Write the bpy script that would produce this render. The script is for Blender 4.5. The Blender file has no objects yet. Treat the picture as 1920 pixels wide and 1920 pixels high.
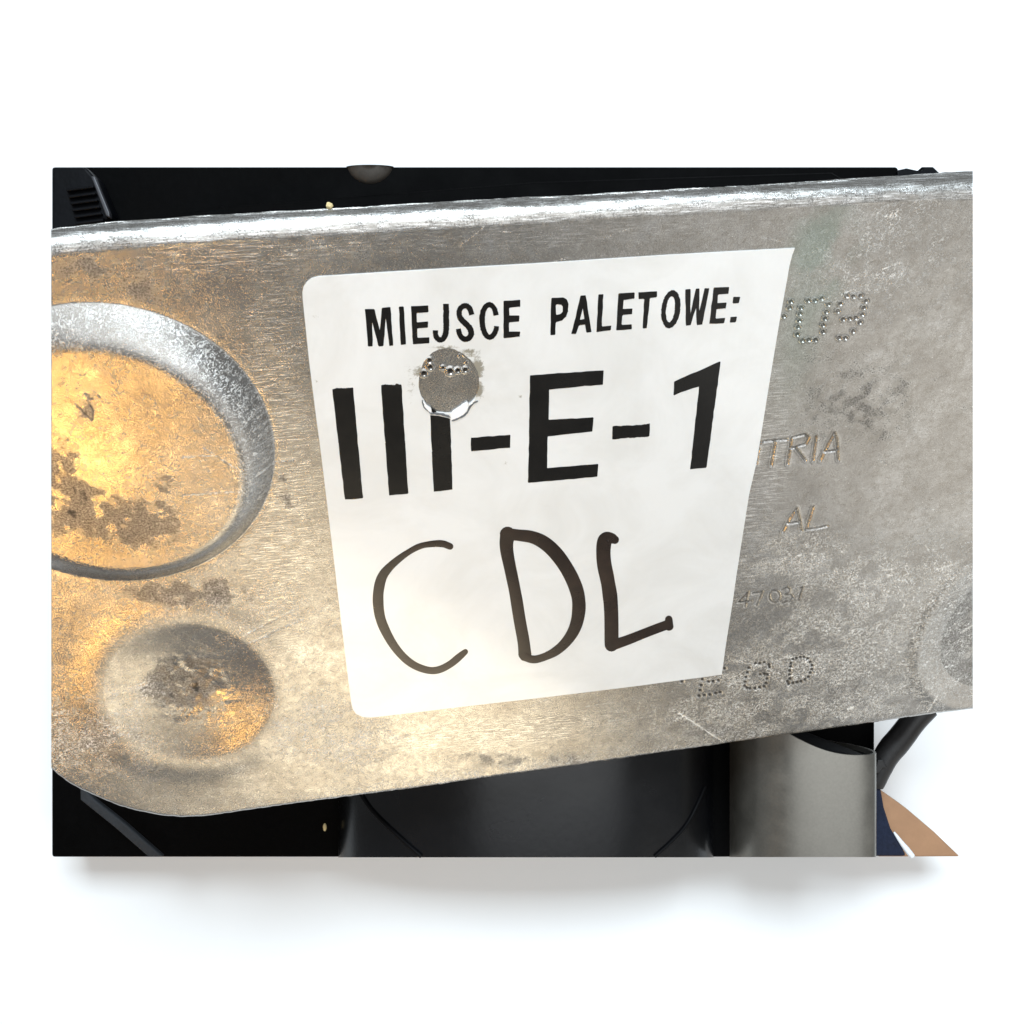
import bpy, math, random
import numpy as np
from mathutils import Vector
from mathutils.geometry import tessellate_polygon, delaunay_2d_cdt
random.seed(4); RNG = np.random.default_rng(7)
R = math.radians
S = bpy.context.scene
COL = S.collection

# ------------------------------------------------------------------ camera
F = 2030.0                                  # focal length in units of 1/1920 of the picture width
cam_d = bpy.data.cameras.new('camera')
cam = bpy.data.objects.new('camera', cam_d); COL.objects.link(cam)
cam.location = (0, 0, 0); cam.rotation_euler = (R(90), 0, 0)
cam_d.sensor_width = 36; cam_d.lens = 36 * F / 1920
cam_d.clip_start = 0.01; cam_d.clip_end = 20
S.camera = cam

# ------------------------------------------------------------------ light
w = bpy.data.worlds.new('World'); S.world = w; w.use_nodes = True
w.node_tree.nodes['Background'].inputs[0].default_value = (0.93, 0.97, 1.0, 1)
w.node_tree.nodes['Background'].inputs[1].default_value = 0.26

LAMP = (-0.215, 0.0, -0.375)
def area(name, loc, target, sx, sy, power, color, spread=180):
    d = bpy.data.lights.new(name, 'AREA'); d.shape = 'RECTANGLE'; d.size = sx; d.size_y = sy
    d.energy = power; d.color = color; d.spread = R(spread)
    o = bpy.data.objects.new(name, d); COL.objects.link(o)
    o.location = loc
    o.rotation_euler = (Vector(target) - Vector(loc)).to_track_quat('-Z', 'Y').to_euler()
    return o
area('window_light', (0.13, -0.46, -0.09), (0, 0.22, -0.01), 0.74, 0.42, 2.25, (0.95, 0.98, 1.0))
area('overhead_light', (0.0, -0.58, 0.52), (0, 0.30, -0.05), 0.62, 0.30, 12.0, (0.79, 0.91, 1.0))
area('right_fill_light', (0.46, 0.10, -0.40), (0.05, 0.21, 0), 0.50, 0.30, 0.50, (1.0, 0.96, 0.88))  # added fill from low right, no known source; brightens the metal
area('warm_room_light', (0.04, 0.17, -0.56), (-0.01, 0.22, -0.02), 0.26, 0.14, 0.098, (1.0, 0.84, 0.58), 75)
area('warm_lamp', LAMP, (-0.07, 0.20, 0.0), 0.055, 0.07, 0.050, (1.0, 0.54, 0.13), 50)

S.view_settings.view_transform = 'Standard'; S.view_settings.look = 'None'
S.view_settings.exposure = 0; S.view_settings.gamma = 1

# ------------------------------------------------------------------ geometry of the tilted bracket plane
# two edge directions of the bracket, from its vanishing points
EU = np.array([13900.0, F, 1350.0]); EU /= np.linalg.norm(EU)
EV = np.array([-27.0, F, -2733.0]); EV -= EU * EV.dot(EU); EV /= np.linalg.norm(EV)
NN = np.cross(EU, EV); NN /= np.linalg.norm(NN)
if NN[1] > 0: NN = -NN                       # out of the face, towards the viewer
O3 = np.array([0, F * 1e-4, 0])              # 0.1 mm per picture unit at the middle
DEN = O3.dot(NN)

def ray(x, y):
    x = np.asarray(x, float); y = np.asarray(y, float)
    return np.stack([(x - 960) / F, np.ones_like(x), -(y - 960) / F], -1)
def P(x, y, off=0.0):
    """point of the bracket's face seen at picture position x, y; off metres out of the face"""
    r = ray(x, y)
    k = DEN / (r @ NN)
    return r * k[..., None] + NN * np.asarray(off)[..., None]
def uv_of(p):
    q = p - O3
    return np.stack([q @ EU, q @ EV], -1) * 100     # centimetres along and down the bracket
def W(x, y, depth):
    return ray(x, y) * depth

# ------------------------------------------------------------------ numpy noise
def vnoise(u, v, s, seed):
    r = np.random.default_rng(seed); T = r.random((257, 257)); T[-1] = T[0]; T[:, -1] = T[:, 0]
    a = u / s; b = v / s
    i = np.floor(a).astype(int); j = np.floor(b).astype(int)
    fa = a - i; fb = b - j; fa = fa * fa * (3 - 2 * fa); fb = fb * fb * (3 - 2 * fb)
    i %= 256; j %= 256
    return (T[i, j] * (1 - fa) + T[i + 1, j] * fa) * (1 - fb) + (T[i, j + 1] * (1 - fa) + T[i + 1, j + 1] * fa) * fb
def fbm(u, v, s, seed, n=4):
    t = 0; a = 1; tot = 0
    for k in range(n):
        t = t + a * vnoise(u, v, s / 2 ** k, seed + k); tot += a; a *= 0.55
    return t / tot
def sstep(a, b, x):
    t = np.clip((x - a) / (b - a), 0, 1); return t * t * (3 - 2 * t)

# ------------------------------------------------------------------ materials
class NT:
    def __init__(s, name):
        s.m = bpy.data.materials.new(name); s.m.use_nodes = True
        s.t = s.m.node_tree; s.n = s.t.nodes; s.b = s.n['Principled BSDF']
    def add(s, typ, **kw):
        n = s.n.new(typ)
        for k, v in kw.items():
            if hasattr(n, k): setattr(n, k, v)
            else: n.inputs[k.replace('_', ' ')].default_value = v
        return n
    def l(s, a, b): s.t.links.new(a, b)
    def set(s, **kw):
        for k, v in kw.items(): s.b.inputs[k.replace('_', ' ')].default_value = v
    def uv(s, scale, rot=0):
        t = s.add('ShaderNodeUVMap'); m = s.add('ShaderNodeMapping')
        m.inputs['Scale'].default_value = scale; m.inputs['Rotation'].default_value[2] = rot
        s.l(t.outputs[0], m.inputs[0]); return m.outputs[0]
    def obj(s, scale):
        t = s.add('ShaderNodeTexCoord'); m = s.add('ShaderNodeMapping'); m.inputs['Scale'].default_value = scale
        s.l(t.outputs['Object'], m.inputs[0]); return m.outputs[0]
    def noise(s, vec, scale, detail=4, rough=0.6, dist=0.0):
        n = s.add('ShaderNodeTexNoise'); s.l(vec, n.inputs['Vector'])
        n.inputs['Scale'].default_value = scale; n.inputs['Detail'].default_value = detail
        n.inputs['Roughness'].default_value = rough; n.inputs['Distortion'].default_value = dist
        return n.outputs[0]
    def ramp(s, fac, stops):
        r = s.add('ShaderNodeValToRGB'); e = r.color_ramp.elements
        while len(e) < len(stops): e.new(0.5)
        for k, (p, c) in enumerate(stops):
            e[k].position = p; e[k].color = (*c, 1) if len(c) == 3 else c
        s.l(fac, r.inputs[0]); return r.outputs[0]
    def mr(s, v, a, b, c, d):
        n = s.add('ShaderNodeMapRange'); n.inputs[1].default_value = a; n.inputs[2].default_value = b
        n.inputs[3].default_value = c; n.inputs[4].default_value = d; s.l(v, n.inputs[0]); return n.outputs[0]
    def math(s, op, a, b=None):
        n = s.add('ShaderNodeMath', operation=op)
        for k, v in enumerate((a, b)):
            if v is None: continue
            if isinstance(v, (int, float)): n.inputs[k].default_value = v
            else: s.l(v, n.inputs[k])
        return n.outputs[0]
    def mix(s, fac, a, b, mode='MIX'):
        n = s.add('ShaderNodeMix', data_type='RGBA', blend_type=mode)
        for k, v in ((0, fac), (6, a), (7, b)):
            if isinstance(v, (int, float)): n.inputs[k].default_value = v
            elif isinstance(v, tuple): n.inputs[k].default_value = (*v, 1)
            else: s.l(v, n.inputs[k])
        return n.outputs[2]
    def bump(s, h, strength, dist, prev=None):
        n = s.add('ShaderNodeBump'); n.inputs['Strength'].default_value = strength; n.inputs['Distance'].default_value = dist
        s.l(h, n.inputs['Height'])
        if prev: s.l(prev, n.inputs['Normal'])
        return n.outputs[0]

def mat_aluminium():
    m = NT('worn_aluminium')
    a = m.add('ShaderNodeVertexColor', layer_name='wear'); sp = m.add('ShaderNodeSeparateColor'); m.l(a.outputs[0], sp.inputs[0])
    dirt, speck, brush, green_refl = sp.outputs[0], sp.outputs[1], sp.outputs[2], a.outputs[1]
    p = m.uv((1, 1, 1)); ps = m.uv((.55, 7, 1), R(1.5)); pc = m.uv((9, 1, 1))
    big = m.noise(p, 1.1, 5, .6, .4); mid = m.noise(p, 6, 6, .7, .6); fine = m.noise(p, 34, 5, .75); grain = m.noise(p, 95, 3, .8)
    streak = m.noise(ps, 5, 5, .75); vst = m.noise(pc, 8, 3, .7)
    base = m.ramp(big, [(0.3, (.36, .345, .325)), (0.52, (.46, .45, .43)), (0.7, (.56, .555, .545))])
    base = m.mix(m.mr(mid, .40, .66, 0, .60), base, (.33, .30, .265))
    base = m.mix(m.mr(fine, .44, .64, 0, .62), base, (.27, .245, .215))
    base = m.mix(m.math('MULTIPLY', m.mr(streak, .48, .66, 0, .55), brush), base, (.36, .34, .31))
    base = m.mix(m.math('MULTIPLY', m.mr(streak, .50, .38, 0, 1.0), brush), base, (.86, .85, .83))
    # dark stains with broken edges
    d = m.math('SUBTRACT', m.math('ADD', m.math('MINIMUM', dirt, 1.2), m.mr(fine, .3, .7, -.45, .45)), m.mr(mid, .3, .7, -.28, .28))
    df = m.mr(d, .42, .58, 0, 1)
    pit = m.mr(dirt, 1.5, 2.1, 0, 1)
    df = m.math('MULTIPLY', df, m.mr(m.noise(p, 30, 6, .85), .42, .56, .12, 1.0))
    base = m.mix(m.math('MULTIPLY', df, .92), base, (.055, .046, .036))
    # pale oxide flecks
    fl = m.math('ADD', m.mr(m.noise(p, 15, 5, .8, 1.8), .52, .58, 0, 1.1), m.mr(grain, .58, .72, 0, .7))
    ff = m.math('MULTIPLY', fl, m.math('MINIMUM', speck, 1.0)); scr = m.mr(speck, 1.05, 1.5, 0, .85)
    base = m.mix(ff, base, (.98, .965, .93)); base = m.mix(scr, base, (.97, .95, .90))
    # tiny bright dings everywhere
    vor = m.add('ShaderNodeTexVoronoi', feature='F1'); m.l(p, vor.inputs['Vector']); vor.inputs['Scale'].default_value = 11
    ding = m.math('MULTIPLY', m.mr(vor.outputs['Distance'], .14, .05, 0, 1), m.mr(m.noise(p, 4, 2), .52, .60, 0, 1))
    base = m.mix(m.math('MULTIPLY', ding, .7), base, (.92, .92, .90))
    base = m.mix(m.math('MULTIPLY', green_refl, .36), base, (.22, .34, .28))  # green reflection put into the metal's colour
    base = m.mix(m.mr(dirt, -.2, -1, 0, .85), base, (.60, .585, .54))
    base = m.mix(m.math('MULTIPLY', pit, .94), base, (.02, .017, .014))
    m.l(base, m.b.inputs['Base Color'])
    me_ = m.math('SUBTRACT', .96, m.math('MULTIPLY', m.math('MINIMUM', ff, 1.0), .60))
    me_ = m.math('SUBTRACT', me_, m.math('MULTIPLY', df, .55)); me_ = m.math('SUBTRACT', me_, m.math('MULTIPLY', scr, .5)); me_ = m.math('SUBTRACT', me_, m.mr(dirt, -.2, -1, 0, .75)); m.l(m.math('SUBTRACT', me_, m.math('MULTIPLY', pit, .4)), m.b.inputs['Metallic'])
    ro = m.math('ADD', m.mr(mid, .3, .7, .17, .30), m.math('MULTIPLY', df, .22))
    ro = m.math('ADD', ro, m.math('MULTIPLY', ff, .12))
    ro = m.math('ADD', ro, m.math('MULTIPLY', m.mr(dirt, 0, 1, 0, 1), .10)); ro = m.math('ADD', ro, m.mr(dirt, -.2, -1, 0, .2))
    m.l(ro, m.b.inputs['Roughness'])
    h = m.math('ADD', m.math('MULTIPLY', fine, .8), m.math('MULTIPLY', grain, .5))
    h = m.math('ADD', h, m.math('MULTIPLY', ff, .55))
    h = m.math('ADD', h, m.math('MULTIPLY', m.math('MULTIPLY', streak, brush), 1.0))
    h = m.math('ADD', h, m.math('MULTIPLY', vst, .25))
    m.l(m.bump(h, .6, .000055), m.b.inputs['Normal'])
    return m.m

def mat_sticker():
    m = NT('laminated_white_paper')
    p = m.uv((1, 1, 1)); ps = m.uv((8, .5, 1))
    c = m.ramp(m.noise(p, .55, 4, .6, .8), [(.35, (.68, .68, .665)), (.6, (.745, .75, .745))])
    c = m.mix(m.mr(m.noise(p, 2.4, 6, .75), .60, .80, 0, .16), c, (.60, .56, .47))
    c = m.mix(m.mr(m.noise(p, 30, 4, .7), .66, .78, 0, .35), c, (.55, .52, .45))
    a = m.add('ShaderNodeVertexColor', layer_name='wear'); sp = m.add('ShaderNodeSeparateColor'); m.l(a.outputs[0], sp.inputs[0])
    g = m.math('ADD', sp.outputs[0], m.mr(m.noise(p, 16, 6, .8), .3, .7, -.4, .4))
    c = m.mix(m.mr(g, .40, .70, 0, .85), c, (.20, .175, .12))
    m.l(c, m.b.inputs['Base Color']); m.set(Roughness=.30, Coat_Weight=1.0, Coat_Roughness=.13, Specular_IOR_Level=.5)
    h = m.noise(p, 1.3, 3, .55)
    b = m.bump(h, .35, .0006)
    m.l(m.bump(m.noise(p, 45, 3, .6), .08, .00006, b), m.b.inputs['Normal'])
    return m.m

def mat_simple(name, col, rough, metal=0, var=.25, bump=.2, scale=300, spec=.5, bd=.0002, coat=0):
    m = NT(name); p = m.obj((1, 1, 1)); n = m.noise(p, scale, 5, .65); n2 = m.noise(p, scale * .12, 3, .6)
    lo = tuple(c * (1 - var) for c in col); hi = tuple(min(1, c * (1 + var)) for c in col)
    c = m.ramp(m.math('MULTIPLY', m.math('ADD', n, n2), .5), [(.32, lo), (.66, hi)])
    m.l(c, m.b.inputs['Base Color']); m.set(Metallic=metal, Specular_IOR_Level=spec, Coat_Weight=coat)
    m.l(m.mr(n2, .3, .7, rough * .85, min(1, rough * 1.15)), m.b.inputs['Roughness'])
    m.l(m.bump(n, bump, bd), m.b.inputs['Normal'])
    return m.m

M_AL = mat_aluminium()
M_ST = mat_sticker()
M_INK = mat_simple('printed_black_ink', (.006, .0055, .005), .25, 0, .4, .12, 900, .32, .00005, .0)
M_MARK = mat_simple('marker_ink', (.015, .0075, .0045), .28, 0, .5, .15, 700, .5, .00005, .0)
M_FILM = mat_simple('torn_film_white_glare', (.86, .87, .88), .12, 0, .06, .5, 500, .8, .0004, .8)  # clear film coloured opaque white to stand for its glare
M_FOILD = mat_simple('dark_film_edge', (.20, .21, .22), .25, .3, .3, .3, 600, .6, .0002)
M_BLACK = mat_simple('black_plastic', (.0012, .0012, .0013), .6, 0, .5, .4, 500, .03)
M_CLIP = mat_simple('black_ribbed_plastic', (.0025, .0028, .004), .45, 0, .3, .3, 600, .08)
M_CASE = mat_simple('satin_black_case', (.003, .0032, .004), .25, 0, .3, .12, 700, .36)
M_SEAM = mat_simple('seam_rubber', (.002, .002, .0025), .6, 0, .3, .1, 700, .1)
M_TUBE = mat_simple('grey_anodised_sheet', (.20, .19, .168), .34, .8, .12, .25, 1600, .5, .00004)
M_CABLE = mat_simple('cable_sheath', (.012, .011, .011), .45, 0, .3, .3, 700, .4)
M_NAVY = mat_simple('navy_woven_cloth', (.012, .016, .032), .85, 0, .4, .8, 1400, .2)
M_WOOD = mat_simple('tan_board', (.36, .20, .11), .6, 0, .16, .25, 160, .3)
M_BOLT = mat_simple('dull_bolt_head', (.045, .036, .028), .6, .2, .3, .4, 500, .4)
M_CRUMB = mat_simple('yellow_crumb', (.62, .50, .26), .6, 0, .25, .5, 900, .4)
M_WALL = mat_simple('white_paper_surface', (.90, .90, .90), .9, 0, .01, .03, 90, .1)
M_WHITE = mat_simple('white_piping', (.75, .78, .82), .5, 0, .1, .2, 900)
M_STRAP = mat_simple('dark_grey_strap', (.022, .025, .029), .7, 0, .3, .6, 1500, .3)

# ------------------------------------------------------------------ mesh helpers
def link(name, verts, faces, mat, parent=None, smooth=False, uv=None, wear=None):
    me = bpy.data.meshes.new(name)
    me.from_pydata([tuple(map(float, v)) for v in verts], [], [tuple(int(i) for i in f) for f in faces])
    finish(me, mat, smooth, uv, wear)
    o = bpy.data.objects.new(name, me); COL.objects.link(o)
    if parent is not None: o.parent = parent
    return o
def finish(me, mat, smooth, uv, wear):
    me.materials.append(mat)
    if smooth: me.polygons.foreach_set('use_smooth', np.ones(len(me.polygons), bool))
    if uv is not None:
        L = me.uv_layers.new(name='UVMap'); idx = np.zeros(len(me.loops), np.int32); me.loops.foreach_get('vertex_index', idx)
        L.data.foreach_set('uv', np.asarray(uv, np.float32)[idx].ravel())
    if wear is not None:
        A = me.color_attributes.new('wear', 'FLOAT_COLOR', 'POINT'); A.data.foreach_set('color', np.asarray(wear, np.float32).ravel())
    me.update()
def thing(o, label, cat, group=None):
    o['label'] = label; o['category'] = cat
    if group: o['group'] = group
    return o
def empty(name, loc):
    o = bpy.data.objects.new(name, None); COL.objects.link(o); o.location = loc; o.empty_display_size = .01
    bpy.context.view_layer.update(); return o
def adopt(o, parent):
    o.parent = parent; o.matrix_parent_inverse = parent.matrix_world.inverted()

def resample(loop, step, closed=True):
    out = []; n = len(loop)
    for i in range(n if closed else n - 1):
        a = np.array(loop[i], float); b = np.array(loop[(i + 1) % n], float)
        k = max(1, int(np.linalg.norm(b - a) / step))
        for j in range(k): out.append(a + (b - a) * j / k)
    if not closed: out.append(np.array(loop[-1], float))
    return np.array(out)
def chaikin(pts, n=2, closed=True):
    p = np.array(pts, float)
    for _ in range(n):
        if closed: q = np.roll(p, -1, 0); p = np.stack([.75 * p + .25 * q, .25 * p + .75 * q], 1).reshape(-1, 2)
        else:
            a, b = p[:-1], p[1:]; m = np.stack([.75 * a + .25 * b, .25 * a + .75 * b], 1).reshape(-1, 2)
            p = np.vstack([p[:1], m, p[-1:]])
    return p
def inset_round(poly, r):
    """small rounding of every corner"""
    p = np.array(poly, float); out = []
    n = len(p)
    for i in range(n):
        a, b, c = p[i - 1], p[i], p[(i + 1) % n]
        u = a - b; v = c - b; lu = np.linalg.norm(u); lv = np.linalg.norm(v); k = min(r, lu * .45, lv * .45)
        s = b + u / lu * k; e = b + v / lv * k
        for t in (0, .33, .67, 1): out.append((1 - t) ** 2 * s + 2 * t * (1 - t) * b + t * t * e)
    return np.array(out)
def inside(x, y, ls):
    c = np.zeros(np.shape(x), bool)
    for l in ls:
        a = l; b = np.roll(l, -1, 0)
        for i in range(len(l)):
            y0, y1 = a[i, 1], b[i, 1]
            if y0 == y1: continue
            c ^= ((y0 > y) != (y1 > y)) & (x < (b[i, 0] - a[i, 0]) * (y - y0) / (y1 - y0) + a[i, 0])
    return c
LOCAL = None                                 # set once the plate's relief exists
def on_face(A, off): return P(A[:, 0], A[:, 1], off + (LOCAL(A[:, 0], A[:, 1]) if LOCAL else 0))
def slab(name, loops, top, bot, mat, parent=None, step=8, jitter=0, wearf=None, grid=9):
    """flat piece lying on the bracket's face: outlines (first outer, then holes) with real thickness"""
    ls = [resample(l, step) for l in loops]
    if jitter: ls = [l + RNG.normal(0, jitter, l.shape) for l in ls]
    pts = np.vstack(ls); edges = []; k = 0
    for l in ls: edges += [(k + i, k + (i + 1) % len(l)) for i in range(len(l))]; k += len(l)
    lo, hi = pts.min(0), pts.max(0)
    gx, gy = np.meshgrid(np.arange(lo[0] + grid / 2, hi[0], grid), np.arange(lo[1] + grid / 2, hi[1], grid)); gx = gx.ravel(); gy = gy.ravel()
    m = inside(gx, gy, ls); G = np.column_stack([gx[m], gy[m]]) + .01
    if len(G):
        B = pts[None, ::2]; keep = np.array([np.min(np.hypot(*(B[0] - g).T)) > grid * .4 for g in G]); G = G[keep]
    allp = np.vstack([pts, G]) if len(G) else pts
    vs, _, fs, *_ = delaunay_2d_cdt([Vector(p) for p in allp], edges, [], 0, 1e-5)
    A = np.array([tuple(v) for v in vs]); T = np.array([tuple(f) for f in fs]); C = A[T].mean(1)
    T = T[inside(C[:, 0], C[:, 1], ls)]
    ar = (A[T[:, 1], 0] - A[T[:, 0], 0]) * (A[T[:, 2], 1] - A[T[:, 0], 1]) - (A[T[:, 1], 1] - A[T[:, 0], 1]) * (A[T[:, 2], 0] - A[T[:, 0], 0])
    T = T[np.abs(ar) > 1e-6]; ar = ar[np.abs(ar) > 1e-6]
    T = np.where((ar > 0)[:, None], T[:, ::-1], T)
    V = [on_face(A, top)]; AA = [A]; faces = [tuple(t) for t in T]; k = len(A)
    for l in ls:
        m = len(l); V += [on_face(l, top), on_face(l, bot)]; AA += [l, l]
        for i in range(m):
            j = (i + 1) % m; faces.append((k + i, k + m + i, k + m + j, k + j))
        k += 2 * m
    V = np.vstack(V)
    return link(name, V, faces, mat, parent, False, uv_of(V), wearf(np.vstack(AA)) if wearf else None)
def ribbon(name, pts, widths, off, mat, parent, n=3, thick=2e-5):
    """pen stroke of changing width on the sticker, slightly domed"""
    q = chaikin(np.column_stack([pts]), n, False); 
    t0 = np.linspace(0, 1, len(widths)); W_ = 1.13 * np.interp(np.linspace(0, 1, len(q)), t0, widths)
    W_ = W_ * (1 + .05 * (vnoise(np.arange(len(q)) * 1.0, np.zeros(len(q)), 5, len(q)) - .5))
    T = np.gradient(q, axis=0); T /= np.linalg.norm(T, axis=1)[:, None] + 1e-9
    Nn = np.column_stack([-T[:, 1], T[:, 0]])
    cols = []
    for s, h in ((-1, 0), (-.8, 1), (0, 1.3), (.8, 1), (1, 0)):
        e = q + Nn * (W_ * .5 * s)[:, None]; cols.append(on_face(e, off + thick * h))
    V = np.stack(cols, 1).reshape(-1, 3); m = len(q); faces = []
    # rounded caps
    for i in range(m - 1):
        for j in range(4):
            a = i * 5 + j; faces.append((a, a + 1, a + 6, a + 5))
    V = list(V)
    for end in (0, m - 1):
        d = -T[0] if end == 0 else T[-1]
        c = len(V); cc = q[end]; V.append(on_face(cc[None], off + thick * 1.3)[0]); ring = []
        for k in range(9):
            a = math.pi * k / 8 - math.pi / 2
            e = cc + (d * math.cos(a) + Nn[end] * math.sin(a)) * W_[end] * .5 * np.array([1, 1])
            ring.append(len(V)); V.append(on_face(e[None], off + thick * .2)[0])
        for k in range(8): faces.append((c, ring[k], ring[k + 1]))
    V = np.array(V)
    return link(name, V, faces, mat, parent, True, uv_of(V))

def prism(name, poly, y0, y1, mat, parent=None, bevel=.0006, round_=0, step=None):
    """solid whose front outline is poly, at depth y0, going straight back to depth y1"""
    p = inset_round(poly, round_) if round_ else np.array(poly, float)
    if step: p = resample(p, step)
    n = len(p); A = W(p[:, 0], p[:, 1], y0); B = A.copy(); B[:, 1] = y1
    tr = tessellate_polygon([[Vector((a, b, 0)) for a, b in p]])
    f = [tuple(t) for t in tr] + [tuple(i + n for i in reversed(t)) for t in tr]
    f += [(i, (i + 1) % n, (i + 1) % n + n, i + n) for i in range(n)]
    o = link(name, np.vstack([A, B]), f, mat, parent)
    import bmesh
    bm = bmesh.new(); bm.from_mesh(o.data); bmesh.ops.recalc_face_normals(bm, faces=bm.faces)
    bmesh.ops.dissolve_limit(bm, angle_limit=.001, verts=bm.verts, edges=bm.edges)
    bm.to_mesh(o.data); bm.free()
    if bevel:
        b = o.modifiers.new('bevel', 'BEVEL'); b.width = bevel; b.segments = 3; b.limit_method = 'ANGLE'; b.angle_limit = R(40)
    return o
def tube(name, pts, radii, mat, parent=None, seg=14):
    P3 = np.array(pts, float); n = len(P3); T = np.gradient(P3, axis=0); T /= np.linalg.norm(T, axis=1)[:, None]
    V = []; F_ = []
    up = np.array([0, 1, 0.02])
    for i in range(n):
        a = np.cross(T[i], up); a /= np.linalg.norm(a); b = np.cross(T[i], a); r = np.interp(i / (n - 1), np.linspace(0, 1, len(radii)), radii)
        for k in range(seg): t = 2 * math.pi * k / seg; V.append(P3[i] + (a * math.cos(t) + b * math.sin(t)) * r)
    for i in range(n - 1):
        for k in range(seg):
            a = i * seg + k; b = i * seg + (k + 1) % seg; F_.append((a, b, b + seg, a + seg))
    F_.append(tuple(range(seg))[::-1]); F_.append(tuple(range((n - 1) * seg, n * seg)))
    return link(name, V, F_, mat, parent, True)

# ================================================================== the white surface behind
Y_WALL = 0.312
wall = link('wall', [(-.26, Y_WALL, -.20), (.26, Y_WALL, -.20), (.26, Y_WALL, .24), (-.26, Y_WALL, .24)], [(0, 1, 2, 3)], M_WALL)
wall['kind'] = 'structure'

# ================================================================== aluminium bracket
bracket = empty('aluminium_bracket', tuple(P(960, 960)))
thing(bracket, 'worn stamped aluminium bracket plate carrying the white location sticker', 'metal bracket')

NX, NY = 1230, 680
ax = np.linspace(96, 1824, NX)
topx = [96, 120, 150, 210, 330, 560, 1000, 1380, 1600, 1824]
topy = [484, 480, 477, 472, 463, 447, 421, 398, 386, 375]
botx = [96, 110, 130, 155, 190, 225, 260, 300, 340, 380, 430, 560, 800, 1040, 1380, 1640, 1824]
boty = [1441, 1455, 1470, 1484, 1500, 1514, 1523, 1531, 1534.5, 1533, 1526, 1507, 1476, 1443, 1394, 1357, 1329]
yT = np.interp(ax, topx, topy); yB = np.interp(ax, botx, boty)
k = np.ones(9) / 9
yT = np.convolve(np.pad(yT, 4, 'edge'), k, 'valid'); yB = np.convolve(np.pad(yB, 4, 'edge'), k, 'valid')
yT[:1] = 484.2; yB += .5 * (vnoise(ax, ax * 0, 9, 5) - .5) * 2
bb = np.linspace(0, 1, NY)
X = np.repeat(ax[None], NY, 0); Y = yT[None] + (yB - yT)[None] * bb[:, None]
base = P(X, Y); UV = uv_of(base); U = UV[..., 0]; Vv = UV[..., 1]      # cm
def inv(x, y): return uv_of(P(x, y))

def circ_fit(pts):
    q = np.array([inv(*p) for p in pts]); A = np.column_stack([2 * q, np.ones(len(q))]); b = (q ** 2).sum(1)
    c = np.linalg.lstsq(A, b, rcond=None)[0]; return c[0], c[1], math.sqrt(c[2] + c[0] ** 2 + c[1] ** 2)
def ell_fit(pts, cx, cy):
    c = inv(cx, cy); q = np.array([inv(*p) for p in pts]) - c
    A = q ** 2; s = np.linalg.lstsq(A, np.ones(len(q)), rcond=None)[0]
    return c[0], c[1], 1 / math.sqrt(abs(s[0])), 1 / math.sqrt(abs(s[1]))

H = np.zeros_like(U)
# slow unevenness of the sheet, nearly flat under the sticker
us = np.exp(-(np.hypot((X - 1000) / 480, (Y - 910) / 450)) ** 6); calm = 1 - .8 * us
H += calm * ((fbm(U, Vv, 4.5, 11, 2) - .5) * .00080 + (fbm(U, Vv, .9, 21, 3) - .5) * .00014)
# big raised boss (cut by nothing: it simply is large)
cu, cv, ro = circ_fit([(516, 830), (205, 565), (290, 1083), (400, 640), (470, 720), (455, 990), (400, 1050), (120, 575)])
du = U - cu; dv = Vv - cv; rr = np.hypot(du, dv) / ro
wob = 1 + .008 * np.sin(3 * np.arctan2(dv, du) + 1)
cu2, cv2, ri = circ_fit([(450, 850), (432, 790), (380, 725), (300, 675), (330, 1020), (240, 1050), (420, 960)])
rin = np.hypot(U - cu2, Vv - cv2)
rout = rr * ro * wob
tt = np.clip((ro - rout) / (ro - rout + np.maximum(rin - ri, 1e-4)), 0, 1); tt = np.where(rin < ri, 1, tt); tt = np.where(rout > ro, 0, tt)
H += .0028 * np.sin(tt * math.pi / 2) ** 1.15
H += .0009 * np.exp(-((U - cu2) ** 2 + (Vv - cv2) ** 2) / (ri * .75) ** 2)
H += np.where(tt > 0, 1, 0) * np.sin(tt * math.pi / 2) * .00095 * (U - cu2)
# sharp valley at the foot of the boss
H -= .00005 * np.exp(-((rout - ro) / .06) ** 2)
# small recessed dimple with soft shoulder
eu, ev, ea, eb = ell_fit([(205, 1300), (512, 1300), (360, 1180), (365, 1425)], 358, 1302)
q = np.hypot((U - eu) / ea, (Vv - ev) / eb)
H += .0004 * np.exp(-((q - 1.14) / .22) ** 2)
H -= .0026 * np.clip(1 - (q / 1.04) ** 1.7, 0, 1) ** 1.4 
H += (fbm(U, Vv, .30, 31, 5) - .5) * .0010 * (1 - sstep(.25, .72, q))
# dimple leaving the frame at the right
gu, gv, ga, gb = ell_fit([(1766, 1165), (1786, 1095), (1824, 1048), (1786, 1250), (1822, 1296)], 1893, 1172)
q2 = np.hypot((U - gu) / ga, (Vv - gv) / gb)
H -= .0017 * (1 - sstep(.50, 1.0, q2)) * sstep(0, 90, yB[None] - Y); H += .0004 * np.exp(-((q2 - 1.08) / .09) ** 2)

HS = H.copy()
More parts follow.
